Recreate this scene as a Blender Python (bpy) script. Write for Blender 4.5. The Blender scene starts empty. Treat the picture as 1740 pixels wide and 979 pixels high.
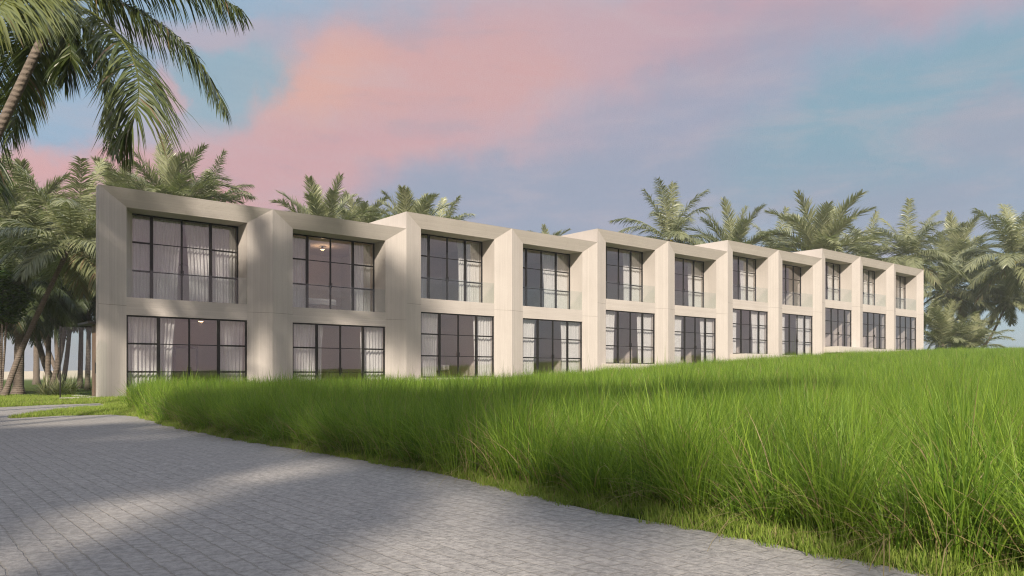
import bpy, bmesh, math, random
import numpy as np
from mathutils import Vector, Matrix
R = math.radians
scene = bpy.context.scene
COL = scene.collection
random.seed(4)
rng = np.random.default_rng(11)

# ------------------------------------------------------------------ camera
FOC, CAMH, HOR = 1285.0, 0.945, 635.0           # focal length and horizon of the 1740 px wide photograph
cd = bpy.data.cameras.new('camera')
cam = bpy.data.objects.new('camera', cd); COL.objects.link(cam)
cam.location = (0, 0, CAMH); cam.rotation_euler = (R(90), 0, 0)
cd.sensor_width = 36.0; cd.lens = 36.0 * FOC / 1740.0
cd.shift_y = (HOR - 489.5) / 1740.0
cd.clip_start = 0.05; cd.clip_end = 9000
scene.camera = cam

# ------------------------------------------------------------------ light
SUN_EL = 30.0
SUN_H = Vector((0.06, 0.998, 0)).normalized()      # the way the light travels over the ground
sd = bpy.data.lights.new('sun', 'SUN'); sd.energy = 4.9; sd.angle = R(1.9); sd.color = (1.0, 0.905, 0.785)
sun = bpy.data.objects.new('sun', sd); COL.objects.link(sun)
ray = Vector((SUN_H.x * math.cos(R(SUN_EL)), SUN_H.y * math.cos(R(SUN_EL)), -math.sin(R(SUN_EL))))
sun.rotation_euler = ray.to_track_quat('-Z', 'Y').to_euler(); sun.location = (-20, -40, 40)

def lin(r, g, b):
    f = lambda c: (c / 255 / 12.92) if c / 255 <= 0.04045 else ((c / 255 + 0.055) / 1.055) ** 2.4
    return (f(r), f(g), f(b))

class NT:
    """tiny node-tree helper"""
    def __init__(s, tree): s.t = tree; s.t.nodes.clear()
    def n(s, kind, ins=None, **kw):
        nd = s.t.nodes.new(kind)
        for k, v in kw.items(): setattr(nd, k, v)
        for k, v in (ins or {}).items():
            if isinstance(v, bpy.types.NodeSocket): s.t.links.new(v, nd.inputs[k])
            else:
                if isinstance(v, tuple) and len(v) == 3 and nd.inputs[k].type == 'RGBA': v = v + (1,)
                nd.inputs[k].default_value = v
        return nd
    def m(s, op, a, b=None, c=None, clamp=False):
        ins = {0: a}
        if b is not None: ins[1] = b
        if c is not None: ins[2] = c
        return s.n('ShaderNodeMath', ins, operation=op, use_clamp=clamp).outputs[0]
    def mix(s, f, a, b, mode='MIX'):
        return s.n('ShaderNodeMix', {0: f, 6: a, 7: b}, data_type='RGBA', blend_type=mode).outputs[2]
    def sm(s, v, a, b, c=0.0, d=1.0):
        return s.n('ShaderNodeMapRange', {0: v, 1: a, 2: b, 3: c, 4: d}, interpolation_type='SMOOTHSTEP').outputs[0]

world = bpy.data.worlds.new("World"); scene.world = world; world.use_nodes = True
SKY_STR = 0.12
w_ = NT(world.node_tree)
tc = w_.n('ShaderNodeTexCoord').outputs['Generated']
xyz = w_.n('ShaderNodeSeparateXYZ', {0: tc}).outputs
az = w_.m('ARCTAN2', xyz[0], xyz[1]); el = w_.m('ARCSINE', xyz[2])
nz1 = w_.n('ShaderNodeTexNoise', {'Vector': tc, 'Scale': 2.6, 'Detail': 5.0, 'Roughness': 0.5})
nz2 = w_.n('ShaderNodeTexNoise', {'Vector': tc, 'Scale': 9.0, 'Detail': 6.0, 'Roughness': 0.6})
s1 = w_.n('ShaderNodeSeparateXYZ', {0: nz1.outputs['Color']}).outputs
s2 = w_.n('ShaderNodeSeparateXYZ', {0: nz2.outputs['Color']}).outputs
def warp(base, a, b, k1, k2):
    v = w_.m('MULTIPLY_ADD', a, k1, base); v = w_.m('MULTIPLY_ADD', b, k2, v)
    return w_.m('SUBTRACT', v, 0.5 * (k1 + k2))
azw = warp(az, s1[0], s2[0], 0.22, 0.14); elw = warp(el, s1[1], s2[1], 0.12, 0.10)
def ang(px, py):
    a = math.atan((px - 870) / FOC); return a, math.atan((HOR - py) / FOC * math.cos(a))
skyn = w_.n('ShaderNodeTexSky', sky_type='NISHITA', sun_disc=False, sun_elevation=R(SUN_EL),
            sun_rotation=math.atan2(-SUN_H.x, -SUN_H.y) % (2 * math.pi), air_density=1.0, dust_density=1.2, ozone_density=1.0)
EXPO = 0.45
K = 2.0 ** -EXPO / SKY_STR
def skc(r, g, b): return tuple(c * K for c in lin(r, g, b))
grad = w_.sm(el, 0.0, 0.45)
blue = w_.mix(grad, skc(118, 152, 178), skc(158, 184, 200))
col = w_.mix(0.72, skyn.outputs[0], blue)
# broken cloud everywhere, thinner overhead
cl = w_.n('ShaderNodeTexNoise', {'Vector': w_.n('ShaderNodeMapping', {0: tc, 3: (1.0, 1.0, 2.6)}).outputs[0], 'Scale': 1.9, 'Detail': 7.0, 'Roughness': 0.55}).outputs[0]
col = w_.mix(w_.sm(cl, 0.50, 0.70, 0, 0.55), col, skc(198, 165, 178))
# the cloud banks: centre, radii (px of the photograph), tilt, colour, strength, softness
BANKS = [
    ((1300, 330), (620, 110), -2, (150, 163, 182), 0.9, 0.9),
    ((1560, 190), (420, 100), 12, (134, 169, 186), 0.9, 0.9),
    ((1180, 60), (800, 105), 4, (196, 165, 176), 0.95, 0.8),
    ((1150, 200), (420, 95), 14, (165, 163, 182), 0.8, 0.9),
    ((690, 160), (520, 190), 18, (203, 170, 176), 0.95, 0.8),
    ((470, 310), (300, 85), 12, (208, 166, 170), 0.95, 0.5),
    ((90, 335), (260, 85), 6, (218, 168, 168), 0.95, 0.45),
    ((20, 355), (120, 45), 0, (228, 168, 152), 0.7, 0.9),
    ((900, 350), (420, 95), 6, (156, 165, 186), 0.95, 0.7),
    ((670, 130), (300, 85), 6, (214, 168, 165), 0.75, 0.9),
    ((550, 130), (140, 85), 25, (224, 176, 162), 0.75, 1.2),
    ((900, 140), (100, 36), 8, (214, 166, 163), 0.5, 1.1),
    ((60, 610), (420, 75), 0, (174, 174, 180), 0.9, 1.0),
    ((400, 125), (110, 80), 40, (146, 178, 194), 0.9, 0.7),
    ((330, 30), (170, 26), 12, (192, 172, 184), 0.6, 0.9),
    ((297, 145), (26, 42), 10, (216, 170, 172), 0.6, 0.8),
    ((1720, 215), (150, 45), 0, (166, 164, 182), 0.6, 0.9),
    ((420, 345), (130, 28), 0, (222, 162, 156), 0.6, 0.9),
]
for (c, r_, tilt, rgb, wt, soft) in BANKS:
    a0, e0 = ang(*c); ra, re = r_[0] / FOC, r_[1] / FOC
    ct, st = math.cos(R(tilt)), math.sin(R(tilt))
    dx = w_.m('SUBTRACT', azw, a0); dy = w_.m('SUBTRACT', elw, e0)
    p = w_.m('DIVIDE', w_.m('ADD', w_.m('MULTIPLY', dx, ct), w_.m('MULTIPLY', dy, st)), ra)
    q = w_.m('DIVIDE', w_.m('SUBTRACT', w_.m('MULTIPLY', dy, ct), w_.m('MULTIPLY', dx, st)), re)
    d = w_.m('SQRT', w_.m('ADD', w_.m('MULTIPLY', p, p), w_.m('MULTIPLY', q, q)))
    col = w_.mix(w_.sm(d, 1.0 - soft * 0.75, 1.0 + soft * 0.25, wt, 0.0), col, skc(*rgb))
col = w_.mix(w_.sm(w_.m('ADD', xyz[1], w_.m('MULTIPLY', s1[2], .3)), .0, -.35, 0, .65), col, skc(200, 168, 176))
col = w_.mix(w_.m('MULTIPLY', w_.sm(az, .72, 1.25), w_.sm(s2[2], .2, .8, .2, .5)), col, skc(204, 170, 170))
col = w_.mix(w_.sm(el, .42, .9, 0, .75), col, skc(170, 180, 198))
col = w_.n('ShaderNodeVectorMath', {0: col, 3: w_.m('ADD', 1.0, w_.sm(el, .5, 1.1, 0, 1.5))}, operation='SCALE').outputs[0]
wisp = w_.n('ShaderNodeTexNoise', {'Vector': w_.n('ShaderNodeMapping', {0: tc, 2: (0, R(-14), 0), 3: (2.2, 2.2, 9.0)}).outputs[0], 'Scale': 2.4, 'Detail': 9.0, 'Roughness': 0.62, 'Distortion': 0.4}).outputs[0]
col = w_.mix(w_.sm(wisp, .46, .70, 0, .30), col, skc(200, 184, 190))
col = w_.mix(w_.sm(wisp, .50, .30, 0, .22), col, skc(138, 160, 180))
col = w_.mix(.06, col, skc(166, 170, 184))
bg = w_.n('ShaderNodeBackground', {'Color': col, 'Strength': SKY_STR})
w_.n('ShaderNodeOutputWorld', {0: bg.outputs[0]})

scene.view_settings.view_transform = 'Standard'; scene.view_settings.look = 'None'
scene.view_settings.exposure = EXPO; scene.view_settings.gamma = 1.0; scene.view_settings.use_curve_mapping = False
scene.render.engine = 'CYCLES'
scene.cycles.use_denoising = True; scene.cycles.denoising_prefilter = 'NONE'; scene.cycles.filter_width = 1.15
scene.cycles.max_bounces = 8; scene.cycles.transparent_max_bounces = 16
scene.cycles.diffuse_bounces = 3; scene.cycles.glossy_bounces = 4
scene.cycles.sample_clamp_indirect = 4.0

# ------------------------------------------------------------------ the site frame
UX, UY = 1535.0, FOC
_l = math.hypot(UX, UY); U = np.array([UX / _l, UY / _l]); V = np.array([-U[1], U[0]])
Y0 = 27.0; P0 = np.array([-702.35 / FOC * Y0, Y0])
SP = 0.15248591 * Y0 / U[1]                          # bay spacing
def ts(x, y):
    dx, dy = x - P0[0], y - P0[1]
    return dx * U[0] + dy * U[1], dx * V[0] + dy * V[1]
def xy(t, s): return P0[0] + t * U[0] + s * V[0], P0[1] + t * U[1] + s * V[1]
TT = np.array([-4000, 9, 13, 19, 25, 38, 51, 70, 92, 130, 4000.0]); TZ = np.array([0, 0, .06, .33, .64, 1.36, 1.92, 2.5, 3.0, 3.1, 3.1])
def ground_z(x, y):
    t, s = ts(np.asarray(x, float), np.asarray(y, float))
    z = np.interp(t, TT, TZ)
    return z * (1 - 0.25 * np.clip((-s - 5) / 25, 0, 1))
def gpx(px, py):                                     # a point of the level ground from its place in the photograph
    d = CAMH * FOC / (py - HOR); return ((px - 870) / FOC * d, d)
def wpx(px, py, d): return np.array([(px - 870) / FOC * d, d, CAMH + (HOR - py) / FOC * d])

# ------------------------------------------------------------------ helpers
def tag(o, label=None, cat=None, group=None, kind=None):
    if label: o['label'] = label
    if cat: o['category'] = cat
    if group: o['group'] = group
    if kind: o['kind'] = kind
    return o
def empty(name, loc=(0, 0, 0), rz=0):
    o = bpy.data.objects.new(name, None); COL.objects.link(o); o.location = loc; o.rotation_euler = (0, 0, rz); o.empty_display_size = .3
    return o
def mesh_obj(name, me, parent=None):
    o = bpy.data.objects.new(name, me); COL.objects.link(o)
    if parent: o.parent = parent
    return o
class MB:
    def __init__(s): s.v = []; s.f = []; s.mi = []
    def quad(s, *p, m=0):
        i = len(s.v); s.v += [tuple(q) for q in p]; s.f.append(tuple(range(i, i + len(p)))); s.mi.append(m); return s
    def box(s, a, b, m=0):
        x0, y0, z0 = a; x1, y1, z1 = b; i = len(s.v)
        s.v += [(x0, y0, z0), (x1, y0, z0), (x1, y1, z0), (x0, y1, z0), (x0, y0, z1), (x1, y0, z1), (x1, y1, z1), (x0, y1, z1)]
        for q in ((0, 3, 2, 1), (4, 5, 6, 7), (0, 1, 5, 4), (1, 2, 6, 5), (2, 3, 7, 6), (3, 0, 4, 7)):
            s.f.append(tuple(i + k for k in q)); s.mi.append(m)
        return s
    def tube(s, pts, rads, n=10, m=0, cap=True):
        pts = [Vector(p) for p in pts]; base = len(s.v); ref = Vector((0.3, 0.9, 0.1))
        for k, p in enumerate(pts):
            t = (pts[min(k + 1, len(pts) - 1)] - pts[max(k - 1, 0)]).normalized()
            a = t.cross(ref).normalized(); b = t.cross(a)
            for j in range(n):
                th = 2 * math.pi * j / n; q = p + (a * math.cos(th) + b * math.sin(th)) * rads[k]; s.v.append(tuple(q))
        for k in range(len(pts) - 1):
            for j in range(n):
                s.f.append((base + k * n + j, base + k * n + (j + 1) % n, base + (k + 1) * n + (j + 1) % n, base + (k + 1) * n + j)); s.mi.append(m)
        if cap:
            s.f.append(tuple(base + j for j in range(n))[::-1]); s.mi.append(m)
            s.f.append(tuple(base + (len(pts) - 1) * n + j for j in range(n))); s.mi.append(m)
        return s
    def build(s, name, mats, parent=None, smooth=False, bevel=0):
        me = bpy.data.meshes.new(name); me.from_pydata(s.v, [], s.f)
        for m in (mats if isinstance(mats, (list, tuple)) else [mats]): me.materials.append(m)
        me.polygons.foreach_set('material_index', s.mi)
        if smooth: me.polygons.foreach_set('use_smooth', [True] * len(s.f))
        me.update(); o = mesh_obj(name, me, parent)
        if bevel:
            b = o.modifiers.new('bevel', 'BEVEL'); b.width = bevel; b.segments = 2; b.limit_method = 'ANGLE'
        return o
def np_mesh(name, verts, quads, mats, smooth=False, mi=None, attr=None):
    me = bpy.data.meshes.new(name); nv, nf = len(verts), len(quads)
    me.vertices.add(nv); me.vertices.foreach_set('co', np.asarray(verts, np.float32).ravel())
    me.loops.add(nf * 4); me.loops.foreach_set('vertex_index', np.asarray(quads, np.int32).ravel())
    me.polygons.add(nf); me.polygons.foreach_set('loop_start', np.arange(0, nf * 4, 4, dtype=np.int32))
    for m in mats: me.materials.append(m)
    if mi is not None: me.polygons.foreach_set('material_index', np.asarray(mi, np.int32))
    if smooth: me.polygons.foreach_set('use_smooth', np.ones(nf, bool))
    if attr is not None:
        a = me.attributes.new('tint', 'FLOAT', 'POINT'); a.data.foreach_set('value', np.asarray(attr, np.float32))
    me.update(calc_edges=True); me.validate()
    return me

# ------------------------------------------------------------------ materials
def new_mat(name):
    m = bpy.data.materials.new(name); m.use_nodes = True; return m, NT(m.node_tree)
def out(nt, sh): nt.n('ShaderNodeOutputMaterial', {0: sh})
def simple(name, rgb, rough=.6, metal=0.0, var=.12, scale=6.0, bump=.0):
    m, t = new_mat(name); co = t.n('ShaderNodeTexCoord').outputs['Object']
    nz = t.n('ShaderNodeTexNoise', {'Vector': co, 'Scale': scale, 'Detail': 5.0}).outputs[0]
    c = t.mix(nz, tuple(x * (1 - var) for x in rgb), tuple(min(1, x * (1 + var)) for x in rgb))
    ins = {'Base Color': c, 'Roughness': rough, 'Metallic': metal}
    if bump: ins['Normal'] = t.n('ShaderNodeBump', {'Height': nz, 'Strength': bump, 'Distance': .01}).outputs[0]
    out(t, t.n('ShaderNodeBsdfPrincipled', ins).outputs[0]); return m

def concrete(name, vertical):
    """pale board-marked render: fine grain along the boards, soft blotches, thin seams"""
    m, t = new_mat(name); co = t.n('ShaderNodeTexCoord').outputs['Object']
    X = t.n('ShaderNodeSeparateXYZ', {0: co}).outputs
    c = X[0] if vertical else X[2]
    stretch = (26, 26, .9) if vertical else (.9, 26, 26)
    grain = t.n('ShaderNodeTexNoise', {'Vector': t.n('ShaderNodeMapping', {0: co, 3: stretch}).outputs[0], 'Scale': 1.0, 'Detail': 5.0, 'Roughness': .6}).outputs[0]
    fine = t.n('ShaderNodeTexNoise', {'Vector': co, 'Scale': 55.0, 'Detail': 3.0}).outputs[0]
    blot = t.n('ShaderNodeTexNoise', {'Vector': co, 'Scale': .55, 'Detail': 6.0, 'Roughness': .6}).outputs[0]
    board = t.n('ShaderNodeTexWhiteNoise', {'W': t.m('FLOOR', t.m('MULTIPLY', c, 1 / .09))}, noise_dimensions='1D').outputs[0]
    fr = t.m('FRACT', t.m('MULTIPLY', c, 1 / .09))
    seam = t.m('LESS_THAN', fr, .10)
    v = t.m('MULTIPLY_ADD', grain, .20, t.m('MULTIPLY', board, .07))
    v = t.m('MULTIPLY_ADD', fine, .10, v); v = t.m('MULTIPLY_ADD', blot, .26, v)
    colr = t.mix(t.sm(v, .12, .50), (.425, .380, .338), (.55, .498, .448))
    # a little rain wash and dirt low down and below the coping
    wash = t.n('ShaderNodeTexNoise', {'Vector': t.n('ShaderNodeMapping', {0: co, 3: (5, 5, .22)}).outputs[0], 'Scale': 1.0, 'Detail': 6.0, 'Roughness': .7}).outputs[0]
    colr = t.mix(t.sm(wash, .55, .75, 0, .22), colr, (.33, .29, .24))
    colr = t.mix(t.m('MULTIPLY', seam, .16), colr, (.26, .22, .18))
    h = t.m('SUBTRACT', t.m('MULTIPLY_ADD', grain, .6, t.m('MULTIPLY', fine, .3)), t.m('MULTIPLY', seam, .5))
    nrm = t.n('ShaderNodeBump', {'Height': h, 'Strength': .35, 'Distance': .012}).outputs[0]
    out(t, t.n('ShaderNodeBsdfPrincipled', {'Base Color': colr, 'Roughness': .85, 'Normal': nrm, 'Specular IOR Level': .25}).outputs[0]); return m
M_CV = concrete('board_marked_render_vertical', True)
M_CH = concrete('board_marked_render_horizontal', False)
M_JOINT = simple('panel_joint', (.20, .17, .14), .9)  # dark seam between the wall panels
M_SILL = simple('pale_concrete', (.50, .46, .40), .8, bump=.2, scale=20)
M_INT = simple('interior_plaster', (.62, .55, .50), .9, var=.04)
M_INTF = simple('interior_floor', (.36, .27, .20), .5, var=.2)
M_BLACK = simple('black_metal', (.018, .016, .015), .38, .3, var=.3, scale=14)
M_WOOD = simple('brown_wood', (.16, .105, .07), .6, var=.3, scale=9)
M_LINEN = simple('white_linen', (.76, .74, .72), .9, var=.04)
M_YEL = simple('yellow_coconut', (.55, .40, .04), .5, var=.3)
def glass_mat(name, tint, k, base):
    m, t = new_mat(name)
    co = t.n('ShaderNodeTexCoord').outputs['Object']
    nz = t.n('ShaderNodeTexNoise', {'Vector': co, 'Scale': .9, 'Detail': 1.0}).outputs[0]
    nrm = t.n('ShaderNodeBump', {'Height': nz, 'Strength': .03, 'Distance': .02}).outputs[0]
    fr = t.n('ShaderNodeFresnel', {'IOR': t.m('MULTIPLY_ADD', t.n('ShaderNodeNewGeometry').outputs['Backfacing'], 1 / 1.52 - 1.52, 1.52)}).outputs[0]
    f = t.m('MULTIPLY_ADD', fr, k, base, clamp=True)
    out(t, t.n('ShaderNodeMixShader', {0: f, 1: t.n('ShaderNodeBsdfTransparent', {0: tint}).outputs[0],
        2: t.n('ShaderNodeBsdfGlossy', {0: (1, 1, 1), 'Roughness': 0.0, 'Normal': nrm}).outputs[0]}).outputs[0]); return m
M_GLASS = glass_mat('window_glass', (.93, .93, .93), .9, .07)
M_RAIL = glass_mat('balustrade_glass', (.94, .965, .955), .5, .01)
m, t = new_mat('sheer_curtain')
co = t.n('ShaderNodeTexCoord').outputs['Object']
nz = t.n('ShaderNodeTexNoise', {'Vector': co, 'Scale': 3.0, 'Detail': 3.0}).outputs[0]
cc = t.mix(nz, (.76, .745, .72), (.88, .87, .85))
a_ = t.n('ShaderNodeBsdfDiffuse', {0: cc}).outputs[0]; b_ = t.n('ShaderNodeBsdfTranslucent', {0: (.7, .68, .65)}).outputs[0]
out(t, t.n('ShaderNodeMixShader', {0: .25, 1: a_, 2: b_}).outputs[0]); M_CURT = m
m, t = new_mat('warm_lamp'); out(t, t.n('ShaderNodeEmission', {0: (1, .62, .30), 1: 9.0}).outputs[0]); M_LAMP = m

def leaf_mat(name, c0, c1, rough=.45, trans=.25, dry=None, spec=.4):
    m, t = new_mat(name)
    tint = t.n('ShaderNodeAttribute', attribute_name='tint').outputs['Fac']
    rnd = t.n('ShaderNodeObjectInfo').outputs['Random']
    f = t.m('MULTIPLY_ADD', rnd, .3, t.m('MULTIPLY', t.m('FRACT', tint), .8), clamp=True)
    c = t.mix(f, c0, c1)
    if dry: c = t.mix(t.m('GREATER_THAN', tint, 1.0), c, dry)
    p = t.n('ShaderNodeBsdfPrincipled', {'Base Color': c, 'Roughness': rough, 'Specular IOR Level': spec}).outputs[0]
    tr = t.n('ShaderNodeBsdfTranslucent', {0: t.mix(.5, c, (.23, .33, .03), 'MIX')}).outputs[0]
    out(t, t.n('ShaderNodeMixShader', {0: trans, 1: p, 2: tr}).outputs[0]); return m
M_PALM = leaf_mat('palm_leaf', (.11, .130, .060), (.36, .365, .20), .36, .25, (.20, .14, .08), .5)
M_NEAR = leaf_mat('near_palm_leaf', (.028, .052, .014), (.19, .205, .06), .33, .2, (.20, .13, .07), .5)
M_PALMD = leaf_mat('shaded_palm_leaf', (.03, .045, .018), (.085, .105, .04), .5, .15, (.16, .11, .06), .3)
M_GRASS = leaf_mat('tall_grass_blade', (.042, .132, .013), (.335, .468, .055), .5, .45, (.36, .27, .13), .3)
M_LAWN = leaf_mat('lawn_blade', (.14, .23, .03), (.37, .45, .09), .55, .38, (.40, .32, .16), .2)
M_SHRUB = leaf_mat('shrub_leaf', (.030, .070, .012), (.090, .150, .020), .4, .25, None, .4)
m, t = new_mat('palm_bark'); co = t.n('ShaderNodeTexCoord').outputs['Object']
X = t.n('ShaderNodeSeparateXYZ', {0: co}).outputs
nz = t.n('ShaderNodeTexNoise', {'Vector': co, 'Scale': 7.0, 'Detail': 6.0, 'Roughness': .65}).outputs[0]
ring = t.m('SINE', t.m('MULTIPLY_ADD', nz, 9.0, t.m('MULTIPLY', X[2], 70.0)))
c = t.mix(nz, (.08, .062, .048), (.25, .20, .155)); c = t.mix(t.sm(ring, .2, 1.0, 0, .4), c, (.09, .065, .05))
out(t, t.n('ShaderNodeBsdfPrincipled', {'Base Color': c, 'Roughness': .9, 'Normal': t.n('ShaderNodeBump', {'Height': t.m('ADD', ring, t.m('MULTIPLY', nz, 2.0)), 'Strength': .5, 'Distance': .02}).outputs[0]}).outputs[0]); M_BARK = m

# ground: soil and turf near, lawn behind the house, sand far out
m, t = new_mat('turf_and_sand'); geo = t.n('ShaderNodeNewGeometry').outputs['Position']
X = t.n('ShaderNodeSeparateXYZ', {0: geo}).outputs
n1 = t.n('ShaderNodeTexNoise', {'Vector': geo, 'Scale': .5, 'Detail': 8.0, 'Roughness': .65}).outputs[0]
n2 = t.n('ShaderNodeTexNoise', {'Vector': geo, 'Scale': 22.0, 'Detail': 5.0}).outputs[0]
c = t.mix(n2, (.030, .050, .010), (.10, .135, .028)); c = t.mix(t.sm(n1, .5, .72, 0, .5), c, (.13, .12, .05))
dist = t.m('MULTIPLY_ADD', n1, 20.0, X[1])
c = t.mix(t.sm(dist, 105, 150), c, (.50, .42, .30))
out(t, t.n('ShaderNodeBsdfPrincipled', {'Base Color': c, 'Roughness': .95, 'Specular IOR Level': .1, 'Normal': t.n('ShaderNodeBump', {'Height': n2, 'Strength': .6, 'Distance': .03}).outputs[0]}).outputs[0]); M_TURF = m

# small sett paving in rows square to the house
m, t = new_mat('sett_paving'); geo = t.n('ShaderNodeNewGeometry').outputs['Position']
mp = t.n('ShaderNodeMapping', {0: geo, 2: (0, 0, -math.atan2(U[1], U[0]))}).outputs[0]
wob = t.n('ShaderNodeTexNoise', {'Vector': geo, 'Scale': 9.0, 'Detail': 3.0}).outputs[1]
mpw = t.n('ShaderNodeVectorMath', {0: mp, 1: t.n('ShaderNodeVectorMath', {0: wob, 1: (.028, .028, .0)}, operation='MULTIPLY').outputs[0]}, operation='ADD').outputs[0]
rot = t.n('ShaderNodeMapping', {0: mpw, 2: (0, 0, R(90))}).outputs[0]
br = t.n('ShaderNodeTexBrick', {'Vector': rot, 'Scale': 1.0, 'Mortar Size': .006, 'Mortar Smooth': .6, 'Brick Width': .21, 'Row Height': .118,
     'Color1': (.0, .0, .0), 'Color2': (1, 1, 1), 'Mortar': (.5, .5, .5), 'Bias': 0.0})
br.offset = .5
grit = t.n('ShaderNodeTexNoise', {'Vector': geo, 'Scale': 95.0, 'Detail': 6.0, 'Roughness': .75}).outputs[0]
lump = t.n('ShaderNodeTexNoise', {'Vector': geo, 'Scale': 26.0, 'Detail': 4.0, 'Roughness': .6}).outputs[0]
big = t.n('ShaderNodeTexNoise', {'Vector': geo, 'Scale': .7, 'Detail': 6.0, 'Roughness': .6}).outputs[0]
tone = t.m('MULTIPLY_ADD', lump, .55, t.m('MULTIPLY', grit, .45))
c = t.mix(t.sm(tone, .36, .64), (.19, .176, .160), (.42, .388, .345))
c = t.mix(.25, c, t.mix(br.outputs[0], (.19, .175, .165), (.31, .28, .26)))
c = t.mix(t.sm(big, .35, .7, 0, .35), c, (.30, .275, .25))
c = t.mix(t.m('MULTIPLY', br.outputs[1], t.sm(big, .3, .7, .05, .45)), c, (.20, .165, .115))
h = t.m('SUBTRACT', t.m('MULTIPLY_ADD', grit, .35, lump), t.m('MULTIPLY', br.outputs[1], .9))
out(t, t.n('ShaderNodeBsdfPrincipled', {'Base Color': c, 'Roughness': .85, 'Specular IOR Level': .25, 'Normal': t.n('ShaderNodeBump', {'Height': h, 'Strength': .7, 'Distance': .014}).outputs[0]}).outputs[0]); M_PAVE = m

# ------------------------------------------------------------------ ground, paving
tb = np.concatenate([[-3500, -900, -250, -80, -40, -20], np.arange(-10, 101, 3.0), [115, 130, 300, 900, 3500]])
sb = np.concatenate([[-3500, -900, -200], np.arange(-60, 41, 5.0), [80, 200, 900, 4500]])
tg, sg = np.meshgrid(tb, sb, indexing='ij'); gx, gy = xy(tg, sg)
gz = ground_z(gx, gy); gv = np.stack([gx, gy, gz], -1).reshape(-1, 3)
ni, nj = tg.shape; ii, jj = np.meshgrid(np.arange(ni - 1), np.arange(nj - 1), indexing='ij'); a0 = (ii * nj + jj).ravel()
o = mesh_obj('ground', np_mesh('ground', gv, np.stack([a0, a0 + nj, a0 + nj + 1, a0 + 1], -1), [M_TURF], True)); tag(o, kind='structure')

EDGE = [gpx(*p) for p in ((1570, 979), (1300, 925), (1060, 882), (880, 838), (720, 802), (560, 774), (410, 750), (300, 728), (236, 709))]
REST = [gpx(*p) for p in ((190, 705.5), (100, 707.5), (15, 712), (60, 705), (110, 700), (165, 696), (187, 691), (169, 686), (80, 689), (0, 693), (-300, 701))]
poly = [(5.5, -12), (3.6, 0), (2.5, 2.4)] + EDGE + REST + [(-45, 20), (-45, -12)]
dense = []
for k in range(len(poly)):
    a, b = np.array(poly[k]), np.array(poly[(k + 1) % len(poly)]); n = max(1, int(np.hypot(*(b - a)) / .25)) if k < len(poly) - 3 else 1
    for q in range(n):
        p = a + (b - a) * q / n
        if n > 1: p = p + rng.normal(0, .018, 2)
        dense.append(p)
PAVE = np.array(dense)
mb = MB(); mb.quad(*[(p[0], p[1], .012) for p in PAVE]); o = mb.build('paving', M_PAVE); tag(o, kind='structure')
def in_poly(x, y, P=PAVE):
    r = np.zeros(x.shape, bool); n = len(P)
    for k in range(n):
        x1, y1 = P[k]; x2, y2 = P[(k + 1) % n]
        if y1 == y2: continue
        c = ((y1 > y) != (y2 > y)) & (x < (x2 - x1) * (y - y1) / (y2 - y1) + x1); r ^= c
    return r
def dist_poly(x, y, P=PAVE):
    d = np.full(x.shape, 1e9); n = len(P)
    for k in range(n):
        a = P[k]; e = P[(k + 1) % n] - a; L = (e ** 2).sum() + 1e-9
        u = np.clip(((x - a[0]) * e[0] + (y - a[1]) * e[1]) / L, 0, 1)
        d = np.minimum(d, np.hypot(x - a[0] - u * e[0], y - a[1] - u * e[1]))
    return d

# ------------------------------------------------------------------ the long house
W, SD, REC = .965, .25, 1.0             # jamb width, depth of the splay, depth of the balcony
ZT, ZI, ZS1, ZS0 = 7.71, 7.07, 3.76, 3.11   # coping, soffit, spandrel top and bottom
STEP, DEP = .79, 9.0
ROT = math.atan2(U[1], U[0])
house = empty('terraced_hotel', (P0[0], P0[1], 0), ROT)
tag(house, 'long pale two-storey building with stepped splayed bays and black gridded windows', 'building')
BASE = [0, 0, 1, 1, 2, 2, 3, 3, 4, 4, 4]
def loc(x, y, z):                       # house frame to world
    p = xy(x, y); return (p[0], p[1], z)

def window(x0, x1, z0, z1, y, z_drop=0):
    """black gridded window: frame as the part, the glass as its sub-part"""
    mb = MB(); fw, d = .055, .07
    mb.box((x0, y, z0), (x0 + fw, y + d, z1)); mb.box((x1 - fw, y, z0), (x1, y + d, z1))
    mb.box((x0 + fw, y, z1 - fw), (x1 - fw, y + d, z1)); mb.box((x0 + fw, y, z0), (x1 - fw, y + d, z0 + fw))
    cw = (x1 - x0) / 4
    for k, hw in ((1, .055), (2, .028), (3, .055)):
        mb.box((x0 + cw * k - hw, y - .004, z0 + fw), (x0 + cw * k + hw, y + d - .004, z1 - fw))
    hgt = z1 - z0
    for r in (1, 2):
        zz = z0 + hgt * r / 3
        for c in range(4):
            a = x0 + cw * c + (fw if c == 0 else (.055 if c in (1, 3) else .028)); b = x0 + cw * (c + 1) - (fw if c == 3 else (.055 if c in (0, 2) else .028))
            hh = .032 if (c in (0, 3)) else .016
            mb.box((a, y + .006, zz - hh), (b, y + d - .012, zz + hh))
    # handles on the pair of doors in the middle
    for sx in (-.055, .037): mb.box((x0 + cw * 2 + sx, y - .04, z0 + 1.02), (x0 + cw * 2 + sx + .018, y - .006, z0 + 1.24))
    f = mb.build('window', M_BLACK, house)
    g = MB(); g.box((x0 + .02, y + .030, z0 + .02), (x1 - .02, y + .042, z1 - .02)); g.build('pane', M_GLASS, f)
    return f

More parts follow.
